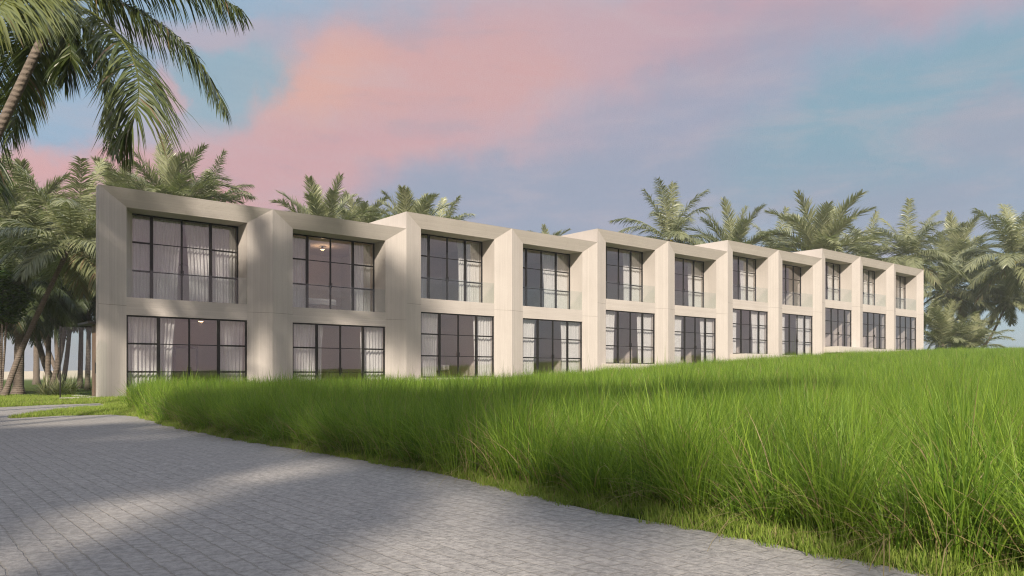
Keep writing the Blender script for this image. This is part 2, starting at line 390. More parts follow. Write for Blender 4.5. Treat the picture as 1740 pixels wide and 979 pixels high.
for b in range(11):
    zo = BASE[b] * STEP; x0, x1 = b * SP, (b + 1) * SP; xi, xo = x0 + W, x1 - W
    zt, zi, s1, s0 = ZT + zo, ZI + zo, ZS1 + zo, ZS0 + zo; zb = zo - 1.2
    mb = MB()
    mb.quad((x0, 0, zb), (xi, SD, zb), (xi, SD, zi), (x0, 0, zt), m=0)
    mb.quad((xo, SD, zb), (x1, 0, zb), (x1, 0, zt), (xo, SD, zi), m=0)
    mb.quad((x0, 0, zt), (xi, SD, zi), (xo, SD, zi), (x1, 0, zt), m=1)
    zj = zo + 3.44
    mb.quad((x0, -.002, zj), (xi, SD - .002, zj), (xi, SD - .002, zj + .012), (x0, -.002, zj + .012), m=2)
    mb.quad((xo, SD - .002, zj), (x1, -.002, zj), (x1, -.002, zj + .012), (xo, SD - .002, zj + .012), m=2)
    yw = SD + REC
    mb.quad((xi, SD, s0), (xo, SD, s0), (xo, SD, s1), (xi, SD, s1), m=1)
    mb.quad((xi, SD, s0), (xi, SD + .4, s0), (xo, SD + .4, s0), (xo, SD, s0), m=1)
    mb.quad((xi, SD, zi), (xi, SD, s1), (xi, yw + .3, s1), (xi, yw + .3, zi), m=0)
    mb.quad((xo, SD, s1), (xo, SD, zi), (xo, yw + .3, zi), (xo, yw + .3, s1), m=0)
    mb.quad((xi, SD, zi), (xi, yw + .3, zi), (xo, yw + .3, zi), (xo, SD, zi), m=1)
    mb.quad((xi, SD, s1), (xo, SD, s1), (xo, yw + .3, s1), (xi, yw + .3, s1), m=1)
    mb.quad((xi, SD, zb), (xi, SD + .4, zb), (xi, SD + .4, s0), (xi, SD, s0), m=0)
    mb.quad((xo, SD + .4, zb), (xo, SD, zb), (xo, SD, s0), (xo, SD + .4, s0), m=0)
    mb.quad((xi, SD, zb), (xo, SD, zb), (xo, SD, zo - .04), (xi, SD, zo - .04), m=1)
    mb.quad((xi, SD, zo - .04), (xo, SD, zo - .04), (xo, SD + .4, zo - .04), (xi, SD + .4, zo - .04), m=1)
    mb.build('bay_frame', [M_CV, M_CH, M_JOINT], house)
    window(xi + .004, xo - .004, s1 + .03, zi - .004, yw)
    window(xi + .004, xo - .004, zo - .035, s0 - .004, SD + .05)
    g = MB(); g.box((xi + .004, SD + .03, s1 + .002), (xo - .004, SD + .042, s1 + 1.05)); g.build('balustrade', M_RAIL, house)
    # the two rooms behind
    r = MB(); ya, yb = SD + .14, 6.2; yu = yw + .12
    fl = s0 + .25
    for (xa, y_, z_a, z_b) in ((1, ya, zo - .02, fl - .03), (1, yu, s1 + .02, zi - .02)):
        xa, xb = x0 + .15, x1 - .15; xk = xa
        if b == 0: xa, xk = x0 + .62, x0 + 3.4
        r.quad((xa, y_, z_a), (xb, y_, z_a), (xb, yb, z_a), (xk, yb, z_a), m=1)
        r.quad((xa, y_, z_b), (xk, yb, z_b), (xb, yb, z_b), (xb, y_, z_b), m=0)
        r.quad((xk, yb, z_a), (xb, yb, z_a), (xb, yb, z_b), (xk, yb, z_b), m=0)
        r.quad((xa, y_, z_a), (xk, yb, z_a), (xk, yb, z_b), (xa, y_, z_b), m=0)
        r.quad((xb, yb, z_a), (xb, y_, z_a), (xb, y_, z_b), (xb, yb, z_b), m=0)
        r.quad((xa, y_, z_a), (xi, y_, z_a), (xi, y_, z_b), (xa, y_, z_b), m=0)
        r.quad((xo, y_, z_a), (xb, y_, z_a), (xb, y_, z_b), (xo, y_, z_b), m=0)
    r.build('room', [M_INT, M_INTF], house)
    # inner doors on the back wall
    for zz in (zo, s1 + .02):
        d = MB(); cx = x0 + SP * (.52 if b else .75)
        d.box((cx - .55, yb - .06, zz), (cx + .55, yb - .02, zz + 2.2)); d.box((cx - .45, yb - .09, zz + .02), (cx + .45, yb - .06, zz + 2.1), m=1)
        d.build('inner_door', [M_WOOD, M_INT], house)

for (b0, b1) in ((0, 2), (2, 4), (4, 6), (6, 8), (8, 11)):
    zo = BASE[b0] * STEP; xa, xb = b0 * SP, b1 * SP; zt = ZT + zo
    mb = MB(); ys = .45 if b0 == 0 else DEP
    if b0 == 0:
        mb.quad((xa, 0, -1), (xa, 0, zt), (xa, ys, zt), (xa, ys, -1), m=0)
        mb.quad((xa, ys, -1), (xa, ys, zt), (xa + 1.0, ys + .001, zt), (xa + 1.0, ys + .001, -1), m=0)
        mb.quad((xa + 1.0, ys, -1), (xa + 1.0, ys, zt), (xa + 5.2, DEP, zt), (xa + 5.2, DEP, -1), m=0)
    else:
        mb.quad((xa, .0, zo - 2), (xa, .0, zt), (xa, DEP, zt), (xa, DEP, zo - 2), m=0)
    mb.build('side_wall', [M_CV], house)
    mb = MB()
    xl = xa + (5.2 if b0 == 0 else 0)
    mb.quad((xb, DEP, zo - 2), (xl, DEP, zo - 2), (xl, DEP, zt), (xb, DEP, zt)); mb.quad((xb, 0, zo - 2), (xb, DEP, zo - 2), (xb, DEP, zt), (xb, 0, zt))
    mb.build('rear_wall', [M_CV], house)
    mb = MB(); zr = zt - .002
    if b0 == 0: mb.quad((xa, 0, zr), (xb, 0, zr), (xb, DEP, zr), (xa + 5.2, DEP, zr), (xa + 1, ys, zr), (xa, ys, zr))
    else: mb.quad((xa, 0, zr), (xb, 0, zr), (xb, DEP, zr), (xa, DEP, zr))
    mb.build('roof', [M_SILL], house)
    if b0 in (2, 4, 6, 8):              # pale terrace slab in front of each raised block
        mb = MB(); mb.box((xa + .5, -1.1, zo - .55), (xa + SP * (1.0 * .62 if b0 < 8 else 1.0), SD - .01, zo - .06)); mb.build('terrace', M_SILL, house, bevel=.02)
# entrance at the left end: small wall, door, thin canopy
mb = MB(); mb.box((.12, .452, -.1), (.32, 1.75, 2.75)); mb.build('entrance_wall', M_WOOD, house)
d = MB(); d.box((.07, .62, .12), (.118, 1.5, 2.45)); dd = d.build('entrance_door', M_WOOD, house)
h = MB(); h.box((.03, .72, .95), (.066, .76, 1.35)); h.build('handle', M_BLACK, dd)
mb = MB(); mb.box((-.25, .46, 2.76), (.6, 2.3, 2.84)); mb.build('canopy', M_BLACK, house)
mb = MB(); mb.box((-.3, .1, -.05), (-.002, 3.3, .12)); mb.build('doorstep', M_SILL, house, bevel=.01)

# glass screen beside the entrance
pa = np.array(gpx(101, 682)); pb = np.array(gpx(158, 681))
fa = math.atan2(pb[1] - pa[1], pb[0] - pa[0]); Lg = float(np.hypot(*(pb - pa)))
fence = empty('glass_screen', (pa[0], pa[1], 0), fa)
tag(fence, 'clear glass screen on a low concrete kerb with a slim black post beside the entrance', 'glass screen')
MB().box((.05, -.006, .13), (Lg - .02, .006, 2.55)).build('pane', M_RAIL, fence)
MB().box((0, -.02, 0), (.04, .02, 2.58)).build('post', M_BLACK, fence)
MB().box((.0, -.09, -.05), (Lg, .10, .125)).build('kerb', M_SILL, fence, bevel=.01)

# ------------------------------------------------------------------ curtains, beds, lamps
ORD = ['first', 'second', 'third', 'fourth', 'fifth', 'sixth', 'seventh', 'eighth', 'ninth', 'tenth', 'eleventh']
CUR = {  # (left extent, right extent) in parts of the window width, upper then lower
    0: ((.52, .46), (.40, .25)), 1: ((.30, .26), (.34, .25)), 2: ((.27, .33), (.25, .25)), 3: ((.25, .44), (.25, .32)),
    4: ((.25, .36), (.24, .32)), 5: ((.25, .34), (.24, .32)), 6: ((.45, .40), (.20, .40)), 7: (None, (.18, .45)),
    8: ((.3, .42), None), 9: ((.3, .40), None), 10: ((.25, .25), None)}
def curtain(xa, xb, y, z0, z1, side, label):
    n = max(14, int(abs(xb - xa) / .022)); rows = 7; w = xb - xa
    ph = random.uniform(0, 6); fr = 2 * math.pi / random.uniform(.13, .17)
    vs, fs = [], []
    for r in range(rows + 1):
        v = r / rows; z = z1 + (z0 - z1) * v
        for k in range(n + 1):
            u = k / n
            x = xa + w * u
            pull = .10 * w * math.sin(v * math.pi * .55)
            x = x + (-(u) * pull if side == 0 else (1 - u) * pull) * .9
            amp = .032 + .014 * v
            yy = y + amp * math.sin(fr * (xa + w * u) + ph + .5 * math.sin(3 * v + u * 5)) + .018 * math.sin(2.3 * fr * x * .31 + ph)
            vs.append((x, yy, z))
    for r in range(rows):
        for k in range(n):
            a = r * (n + 1) + k; fs.append((a, a + 1, a + n + 2, a + n + 1))
    cx = (xa + xb) / 2
    vs = np.array(vs) - np.array([cx, y, z0]); me = np_mesh('curtain', vs, fs, [M_CURT], True)
    o = mesh_obj('curtain', me); o.location = loc(cx, y, z0); o.rotation_euler = (0, 0, ROT)
    tag(o, label, 'curtain', 'white curtains behind the windows')
for b in range(11):
    zo = BASE[b] * STEP; xi, xo = b * SP + W + .06, (b + 1) * SP - W - .06; ww = xo - xi
    for lvl in (0, 1):
        c = CUR[b][lvl]
        if not c: continue
        y = (SD + REC + .24) if lvl == 0 else SD + .30
        z0, z1 = (ZS1 + zo + .05, ZI + zo - .08) if lvl == 0 else (zo + .01, ZS0 + zo + .12)
        fl = 'upper' if lvl == 0 else 'lower'
        curtain(xi, xi + ww * c[0], y, z0, z1, 0, f'white pleated curtain at left of {fl} window, {ORD[b]} bay from the left')
        curtain(xo - ww * c[1], xo, y, z0, z1, 1, f'white pleated curtain at right of {fl} window, {ORD[b]} bay from the left')
def bed(b, lvl, label):
    zo = BASE[b] * STEP + (ZS1 + .02 if lvl == 0 else 0); cx = b * SP + SP * .47
    e = empty('bed', loc(cx, 3.2, zo), ROT); tag(e, label, 'bed', 'beds inside the rooms')
    MB().box((-.95, -1.1, .05), (.95, 1.1, .32)).build('bed_base', M_WOOD, e)
    MB().box((-.93, -1.12, .322), (.93, 1.05, .62)).build('mattress', M_LINEN, e, bevel=.09)
    for s in (-.45, .45): MB().box((s - .36, .55, .625), (s + .36, 1.02, .80)).build('pillow', M_LINEN, e, bevel=.07)
bed(1, 0, 'white bed seen through the upper window of the second bay')
bed(2, 1, 'white bed seen through the lower window of the third bay')
def lamp(b, lvl, fx, yy, label, watt=13):
    zo = BASE[b] * STEP + (ZI - .02 if lvl == 0 else ZS0 + .22); p = loc(b * SP + SP * fx, yy, zo)
    e = empty('ceiling_lamp', p, ROT); tag(e, label, 'lamp', 'lit ceiling lamps in the rooms')
    MB().tube([(0, 0, -.02), (0, 0, -.12), (0, 0, -.16)], [.05, .05, .11], 14).build('lamp_body', M_BLACK, e)
    MB().tube([(0, 0, -.162), (0, 0, -.185)], [.09, .07], 14).build('lamp_glow', M_LAMP, e)
    ld = bpy.data.lights.new('lamp_light', 'POINT'); ld.energy = watt; ld.color = (1, .66, .38); ld.shadow_soft_size = .08
    lo = bpy.data.objects.new('lamp_light', ld); COL.objects.link(lo); lo.parent = e; lo.location = (0, 0, -.30)
lamp(1, 0, .60, 3.4, 'small warm ceiling lamp glowing in the upper room of the second bay')
lamp(1, 1, .50, 3.4, 'small warm ceiling lamp glowing in the lower room of the second bay')
lamp(2, 1, .42, 3.2, 'small warm ceiling lamp glowing in the lower room of the third bay')
lamp(0, 1, .70, 3.0, 'small warm ceiling lamp in the lower room of the leftmost bay', 6)

# ------------------------------------------------------------------ palms
def bez(P, n):
    """smooth curve through points"""
    P = np.array(P, float); m_ = len(P); tt = np.linspace(0, m_ - 1, n); o_ = []
    Q = np.vstack([2 * P[0] - P[1], P, 2 * P[-1] - P[-2]])
    for t_ in tt:
        k = min(int(t_), m_ - 2); u = t_ - k; a, b, c, d = Q[k], Q[k + 1], Q[k + 2], Q[k + 3]
        o_.append(.5 * (2 * b + (c - a) * u + (2 * a - 5 * b + 4 * c - d) * u * u + (-a + 3 * b - 3 * c + d) * u ** 3))
    return np.array(o_)
class Leaves:
    def __init__(s): s.v = []; s.q = []; s.a = []; s.n = 0
    def strips(s, L, wd, a):
        """L: (n,k,3) centre lines, wd: (n,k,3) half width vectors"""
        n, k, _ = L.shape; v = np.stack([L - wd, L + wd], 2).reshape(n * k * 2, 3)
        base = (np.arange(n) * k * 2)[:, None] + (np.arange(k - 1) * 2)[None]; base = base.ravel() + s.n
        s.v.append(v); s.q.append(np.stack([base, base + 1, base + 3, base + 2], -1)); s.a.append(np.repeat(a, k * 2)); s.n += n * k * 2
    def mesh(s, name, mats): return np_mesh(name, np.concatenate(s.v), np.concatenate(s.q), mats, False, None, np.concatenate(s.a))
def frond(LV, pts, L, npairs, seg, width=.04, droop=.5, fwd=.55, tone=.5, lmax=.27, rise=.25, dry=0.0, rr=.022):
    """one pinnate leaf: a rachis and two combs of leaflets"""
    nr = 24; C = bez(pts, nr); T = np.gradient(C, axis=0); T /= np.linalg.norm(T, axis=1)[:, None] + 1e-9
    rad = np.linspace(rr, .004, nr)
    sv = np.cross(T, [0, 0, 1.0]); sv /= np.linalg.norm(sv, axis=1)[:, None] + 1e-6
    up = np.cross(sv, T)
    LV.strips(C[None], (sv * rad[:, None])[None], np.array([.95])); LV.strips(C[None], (up * rad[:, None])[None], np.array([.95]))
    s_ = np.linspace(.10, .995, npairs); s_ = np.clip(s_ + rng.normal(0, .25 / npairs, npairs), .08, 1)
    f = s_ * (nr - 1); k = np.clip(f.astype(int), 0, nr - 2); u = (f - k)[:, None]
    c = C[k] * (1 - u) + C[k + 1] * u; t_ = T[k]; sd_ = sv[k]; up_ = up[k]
    prof = np.clip(np.sin(np.pi * (.12 + .80 * s_)) ** .7, .05, 1) * L * lmax
    for sg_ in (-1, 1):
        ln = prof * rng.uniform(.82, 1.1, npairs)
        fw = fwd * (.6 + .9 * s_)[:, None]
        dr = sd_ * sg_ + t_ * fw + up_ * (rise * rng.uniform(-.2, 2.0, npairs))[:, None] + rng.normal(0, .13, (npairs, 3))
        dr /= np.linalg.norm(dr, axis=1)[:, None]
        ks = np.linspace(0, 1, seg + 1); dd = (droop * rng.uniform(.6, 1.35, npairs))[:, None]
        Lp = c[:, None] + dr[:, None] * (ln[:, None] * ks)[..., None]
        g = np.zeros_like(Lp); g[..., 2] = -(ln[:, None] * dd * ks ** 1.8)
        Lp = Lp + g
        # keep the leaflet's length when it hangs
        vec = Lp - c[:, None]; nl = np.linalg.norm(vec, axis=2) + 1e-9; vec *= np.minimum(1, (ln[:, None] * ks * 1.02 + 1e-9) / nl)[..., None]; Lp = c[:, None] + vec
        wv = np.cross(dr, up_ + rng.normal(0, .35, (npairs, 3))); wv /= np.linalg.norm(wv, axis=1)[:, None] + 1e-9
        wp = np.interp(ks, [0, .25, .7, 1], [.5, 1, .7, .06]) * width * .5
        LV.strips(Lp, wv[:, None] * wp[None, :, None], np.where(rng.random(npairs) < dry, 1.3, np.clip(tone + rng.normal(0, .16, npairs), 0.02, .98)))
def frond_curve(az_, el_, L, drp, org=(0, 0, 0), n=7, side=0.0):
    P = [np.array(org, float)]; e = el_; a = az_
    for k in range(n):
        d = np.array([math.cos(e) * math.cos(a), math.cos(e) * math.sin(a), math.sin(e)]); P.append(P[-1] + d * L / n)
        e -= drp / n * (0.6 + .9 * k / n) * max(.25, math.cos(e)); a += side / n
    return P
def crown_mesh(kind, seed, mat):
    """kinds: coco (arching, drooping), date (stiffer, fuller), low (young palm fronds rising from the ground)"""
    global rng
    rng = np.random.default_rng(seed); LV = Leaves()
    nf = {'coco': 25, 'date': 38, 'low': 20, 'hang': 26, 'full': 58}[kind]
    for k in range(nf):
        a = k * 2.39996 + rng.normal(0, .12); f = k / (nf - 1)
        if kind == 'coco': e, L, dp, dr, rs = R(80 - 108 * f ** .9), 1.0, R(72), .50, .15
        elif kind == 'date': e, L, dp, dr, rs = R(76 - 88 * f), .98, R(72), .18, .40
        elif kind == 'full': e, L, dp, dr, rs = R(85 - 115 * f), 1.0, R(60), .5, .1  # crown thickened on purpose so the unseen palms cast solid shade
        elif kind == 'hang': e, L, dp, dr, rs = R(65 - 120 * f), 1.0, R(85), .85, .05
        else: e, L, dp, dr, rs = R(80 - 55 * f), 1.0, R(70), .40, .25
        e += rng.normal(0, .09); L *= rng.uniform(.85, 1.08) * (.80 if f > .85 else 1)
        P = frond_curve(a, e, L * 3.6, dp * rng.uniform(.8, 1.25), side=rng.normal(0, .3), org=(.08 * math.cos(a), .08 * math.sin(a), -.25 * f))
        frond(LV, P, 3.6, 92, 3, .12 if kind == 'full' else .046, dr, {'date': 1.25, 'coco': .95, 'low': 1.0}.get(kind, .6), .72 - .40 * f, .25 if kind == 'date' else .27, rs, 0.0 if f < .92 or kind == 'low' else .2)
    return LV.mesh('palm_crown_' + kind, [mat])
CR = {}
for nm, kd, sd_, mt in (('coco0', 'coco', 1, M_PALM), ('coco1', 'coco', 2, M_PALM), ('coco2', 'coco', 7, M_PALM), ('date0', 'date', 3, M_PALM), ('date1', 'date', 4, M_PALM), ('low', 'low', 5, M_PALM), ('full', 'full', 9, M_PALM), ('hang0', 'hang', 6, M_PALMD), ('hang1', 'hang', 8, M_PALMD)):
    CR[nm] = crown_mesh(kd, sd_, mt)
def palm(top, base_xy, kind, r, label, group, bend=.12, tr=.16, rz=None, tilt=(0, 0), nuts=False, name='palm_tree'):
    """top: world point of the crown's heart; base_xy: foot of the trunk; r: length of the leaves in metres"""
    bz = float(ground_z(base_xy[0], base_xy[1])); base = np.array([base_xy[0], base_xy[1], bz - .05]); top = np.array(top, float)
    e = empty(name, tuple(base)); tag(e, label, 'palm tree', group)
    d = top - base; h = np.linalg.norm(d); side = np.array([d[0], d[1], 0]) * bend
    pts = bez([base, base + d * .3 + side * np.array([1, 1, 0]) * .9 - np.array([0, 0, .0]), base + d * .65 + side * .6, top], 22) - base
    if h > .8:
        rad = [tr * (1.45 if k == 0 else 1.18 if k == 1 else 1) * (1 - .35 * k / 21) * random.uniform(.94, 1.06) for k in range(22)]
        MB().tube(pts, rad, 12).build('trunk', M_BARK, e, True)
    c = mesh_obj('crown', CR[kind], e); c.location = tuple(top - base); c.scale = (r * 1.18 / 3.6,) * 3
    c.rotation_euler = (tilt[0], tilt[1], random.uniform(0, 6.28) if rz is None else rz)
    if nuts:
        for k in range(7):
            a = k * .9; n_ = MB(); rr_ = .13
            bm = bmesh.new(); bmesh.ops.create_icosphere(bm, subdivisions=2, radius=rr_); me = bpy.data.meshes.new('coconut'); bm.to_mesh(me); bm.free(); me.materials.append(M_YEL)
            me.polygons.foreach_set('use_smooth', [True] * len(me.polygons))
            q = mesh_obj('coconut', me, e); q.location = (top[0] - base[0] + .32 * math.cos(a), top[1] - base[1] + .32 * math.sin(a), top[2] - base[2] - .35 - .12 * (k % 3)); q.scale = (1, 1, 1.25)
    return e

def palm_px(px, py, d, kind, r, label, group, lean=0.0, **k):
    p = wpx(px, py, d); bx = p[0] - lean; return palm(p, (bx, d + .3 * lean), kind, r, label, group, **k)
G1 = 'palms rising behind the building'
for a in (
    (205, 352, 48, 'date0', 3.0, 'grey-green palm crown above the left corner of the roof', .5, {}),
    (288, 356, 46, 'date1', 3.7, 'spiky palm top above the first bay, right of the corner one', -.3, {}),
    (352, 362, 50, 'coco1', 3.4, 'low palm top just clearing the parapet of the first bay', .6, {}),
    (545, 416, 56, 'date1', 4.2, 'palm top above the parapet of the second bay', .3, {}),
    (612, 408, 62, 'date0', 3.6, 'small palm top between the two taller ones over the second bay', .3, {}),
    (698, 410, 55, 'date0', 3.8, 'palm top behind the first step in the roofline', -.4, {}),
    (746, 410, 60, 'coco0', 3.6, 'palm top right of the first roof step, over the third bay', .4, {}),
    (930, 434, 70, 'date0', 2.6, 'leaf tips barely showing over the fourth bay', .4, {}),
    (578, 412, 66, 'coco2', 3.8, 'palm top between the first two over the second bay', .3, {}),
    (1136, 405, 74, 'coco0', 5.0, 'tallest palm over the sixth bay with yellow coconuts', -1.0, dict(nuts=True)),
    (1245, 442, 82, 'date1', 5.3, 'bushy palm over the seventh bay, right of the coconut palm', .5, {}),
    (1392, 438, 80, 'date0', 6.6, 'broadest bushy palm, over the eighth and ninth bays', .4, {}),
    (1322, 445, 88, 'coco1', 5.0, 'low palm between the two bushy palms over the eighth bay', .3, {}),
    (1470, 450, 88, 'coco2', 5.0, 'low palm over the tenth bay', -.3, {}),
    (1545, 438, 84, 'coco1', 5.2, 'arching palm over the right end of the building', .5, {})):
    palm_px(*a[:6], G1, a[6], **a[7])
G2 = 'palms beyond the right end of the building'
for a in (
    (1622, 445, 100, 'date1', 5.6, 'pale far palm between the arching palm and the rightmost palm', .5, {}),
    (1728, 438, 84, 'coco0', 6.2, 'rightmost tall palm with small yellow fruit, trunk leaning right', -3.2, dict(nuts=True)),
    (1610, 490, 92, 'coco2', 5.6, 'half-height palm just right of the building end', .5, dict(tr=.2)),
    (1670, 490, 98, 'coco1', 5.8, 'half-height palm in front of the blue gap at right', 1.5, {}),
    (1716, 505, 92, 'coco2', 4.6, 'leaning palm with pale trunk under the rightmost crown', 3.6, dict(tr=.17)),
    (1602, 583, 80, 'low', 4.3, 'young low palm hugging the right corner of the building', .1, dict(name='young_palm')),
    (1655, 590, 84, 'low', 3.6, 'young low palm, right one of the pair at the building end', .1, dict(name='young_palm')),
    (1625, 560, 106, 'hang1', 4.0, 'darkest palm low behind the right young palm', .1, {})):
    palm_px(*a[:6], G2, a[6], **a[7])
G3 = 'palms of the grove left of the building'
# the leaning palm in front of the grove
p = wpx(122, 412, 31.5); b_ = wpx(6, 674, 30.5)[:2]
ph_ = palm(p, b_, 'coco1', 3.3, 'leaning palm in front of the grove, trunk curving up to the right', G3, bend=-.05, tr=.125, rz=.8)
for a in (
    (38, 395, 42, 'date0', 3.8, 'sunlit palm crown at upper left behind the leaning palm', .4, {}),
    (-25, 400, 38, 'coco2', 3.6, 'palm crown cut by the left edge of the picture', -.6, {}),
    (85, 430, 46, 'coco0', 3.6, 'palm crown behind the leaning trunk, level with the balcony', .2, {}),
    (140, 440, 48, 'date1', 3.2, 'palm crown tucked against the left side of the building', .2, {}),
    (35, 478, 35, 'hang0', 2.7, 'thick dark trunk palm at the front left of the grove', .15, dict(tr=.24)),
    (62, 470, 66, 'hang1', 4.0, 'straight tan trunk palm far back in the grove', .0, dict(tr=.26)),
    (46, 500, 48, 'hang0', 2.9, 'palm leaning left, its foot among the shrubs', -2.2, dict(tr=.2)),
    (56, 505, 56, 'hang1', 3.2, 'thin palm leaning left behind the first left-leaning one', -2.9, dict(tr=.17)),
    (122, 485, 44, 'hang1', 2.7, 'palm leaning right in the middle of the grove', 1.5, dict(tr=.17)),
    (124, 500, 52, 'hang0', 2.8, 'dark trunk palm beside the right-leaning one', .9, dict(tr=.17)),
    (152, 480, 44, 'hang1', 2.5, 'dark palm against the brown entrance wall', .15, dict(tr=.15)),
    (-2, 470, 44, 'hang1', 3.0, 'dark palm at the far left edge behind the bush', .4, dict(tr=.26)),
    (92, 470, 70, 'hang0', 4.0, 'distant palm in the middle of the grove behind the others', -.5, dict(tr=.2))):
    palm_px(*a[:6], G3, -a[6] if False else a[6], **a[7])

# the big palm at the top left: each leaf laid out by hand
HX, HY, HD = 92, 8, 12.5
heart = wpx(HX, HY, HD)
root = wpx(-150, 660, HD + .5); root[2] = 0
big = empty('coconut_palm', (root[0], root[1], 0)); tag(big, 'large near palm whose drooping leaves hang into the top left corner', 'palm tree')
O = np.array([root[0], root[1], 0])
tp = bez([root, wpx(-95, 420, HD + .3), wpx(-2, 222, HD), wpx(42, 130, HD), wpx(78, 55, HD)], 40) - O
MB().tube(tp, [(.074 + .08 * max(0, 1 - k / 8)) * (1 + .02 * (k % 2)) for k in range(40)], 16).build('trunk', M_BARK, big, True)
rng = np.random.default_rng(21)
FR = [  # points in the picture with distance, leaflet droop, tone (sunlit look of the bright leaves put into it), largest leaflet share
    ([(100, 5, 12.4), (149, 18, 12.2), (194, 54, 12.0), (224, 96, 11.8), (236, 146, 11.6), (228, 200, 11.5), (205, 240, 11.5)], .95, .36, .34),
    ([(105, 0, 12.4), (180, 0, 12.6), (240, 22, 12.8), (305, 66, 12.9), (347, 118, 13.0), (384, 188, 13.0)], .95, .30, .27),
    ([(105, -8, 12.3), (190, -40, 12.4), (270, -45, 12.5), (345, -20, 12.6), (412, 18, 12.7)], .95, .25, .29),
    ([(85, 5, 12.3), (70, -30, 11.2), (40, -25, 10.2), (5, 5, 9.6), (-30, 60, 9.3)], .8, .85, .26),
    ([(80, -10, 12.2), (95, -50, 11.4), (80, -40, 10.7), (62, 0, 10.3), (48, 50, 10.1)], .7, .8, .22),
    ([(85, 12, 12.6), (50, 40, 12.9), (15, 95, 13.1), (-12, 165, 13.2), (-25, 250, 13.2), (-8, 320, 13.1)], .95, .18, .30),
    ([(90, 15, 12.7), (78, 60, 13.0), (55, 110, 13.2), (35, 170, 13.3), (20, 235, 13.3)], .8, .15, .30),
    ([(95, 15, 12.6), (112, 50, 12.7), (120, 90, 12.8), (110, 140, 12.8)], .9, .16, .28),
    ([(100, 12, 12.6), (140, 40, 12.9), (170, 90, 13.1), (185, 150, 13.2), (190, 215, 13.2), (196, 262, 13.2)], .9, .18, .24),
    ([(80, 0, 12.5), (20, -30, 13.0), (-60, -20, 13.5), (-140, 60, 14.0), (-170, 160, 14.2)], .8, .3, .28),
    ([(90, -10, 12.5), (60, -110, 12.8), (-20, -190, 13.0), (-120, -180, 13.2)], .6, .5, .26),
    ([(95, -15, 12.5), (140, -110, 12.8), (230, -170, 13.0), (330, -150, 13.2)], .6, .5, .24),
    ([(95, -15, 12.5), (100, -130, 12.0), (110, -240, 11.2), (120, -300, 10.2)], .6, .5, .26),
    ([(92, -5, 12.5), (110, -90, 14.0), (130, -130, 15.2), (150, -110, 16.2)], .6, .5, .26),
]
for (pp, dr, tn, lm) in FR:
    LV = Leaves(); P = [wpx(*q) - O for q in pp]; L = sum(np.linalg.norm(P[k + 1] - P[k]) for k in range(len(P) - 1))
    frond(LV, P, max(L, 2.6), 150, 4, .030, dr, .50, tn, lm, .10, .02, rr=.026)
    mesh_obj('frond', LV.mesh('frond', [M_NEAR]), big)
MB().tube(bez([wpx(72, 70, HD) - O, wpx(84, 35, HD) - O, heart - O], 6), [.08, .10, .12, .13, .10, .06], 12).build('crownshaft', M_BARK, big, True)

# unseen palms placed left of and behind the camera so their shade falls on the paving, the grass and the first bays
G4 = 'palms standing outside the picture that shade the paving and facade'
def shade_palm(x, y, z, q, kd, r, label):
    """a palm whose crown stands on the sun's ray, q metres before the point (x, y, z) that it shades"""
    x, y = x - SUN_H.x * q, y - SUN_H.y * q
    palm((x, y, z + q * math.tan(R(SUN_EL))), (x - .5, y - .3), kd, r, label, G4, tr=.13)
SH = [  # point shaded, distance, kind, leaf length, what it shades
    (-4.75, 5.5, 0, 13.5, 'full', 2.0, 'over the near left paving'), (-6.9, 6.9, 0, 14.0, 'full', 2.4, 'over the left side of the paving'),
    (-4.2, 8.3, 0, 15.5, 'full', 1.8, 'where the paving meets the grass'), (-9.8, 8.2, 0, 14.5, 'full', 2.6, 'over the paving cut by the left edge'),
    (-5.6, 3.6, 0, 15.0, 'full', 2.2, 'beside the bottom left corner'), (-1.42, 5.4, 0, 14.0, 'full', .90, 'over the middle of the near paving'),
    (-1.62, 3.8, 0, 12.6, 'full', .80, 'on the bottom edge of the paving'), (-.9, 7.9, 0, 15.0, 'date1', 1.2, 'on the grass edge left of the middle'),
    (-7.3, 12.1, 0, 18.0, 'full', 1.0, 'as a band on the far paving'), (-11.5, 13.6, 0, 18.0, 'full', 1.5, 'as a second band on the far paving'),
    (-1.2, 11.3, .6, 19.0, 'full', 2.3, 'on the near edge of the tall grass'), (-4.6, 13.3, .6, 20.0, 'date1', 2.4, 'on the tall grass left of the middle'),
    (2.6, 14.8, .7, 21.0, 'full', 2.1, 'on the middle of the field'), (6.9, 18.0, .9, 24.0, 'date0', 2.6, 'on the right of the field'),
    (.55, 5.3, .1, 17.0, 'full', .7, 'on the right hand paving edge'),
    (-14.3, 27.6, 5.6, 11.0, 'coco0', 3.0, 'on the first pier and balcony'), (-9.8, 31.2, 3.6, 17.0, 'date1', 2.9, 'on the pier between the first two bays'),
    (-12.0, 29.5, 1.2, 13.0, 'coco2', 1.7, 'low on the first bay'), (-4.9, 35.2, 3.9, 31.0, 'coco1', 2.3, 'on the pier between the second and third bays'),
    (-7.6, 33.0, 6.8, 29.0, 'coco0', 2.2, 'on the beam of the second bay'),
    (-18.8, 36.0, .6, 12.5, 'full', 1.9, 'on the trunks at the right of the grove'), (-24.5, 38.0, .8, 13.0, 'full', 2.2, 'on the trunks at the left of the grove')]
for a in SH: shade_palm(*a[:6], 'palm outside the picture whose shade lies ' + a[6])

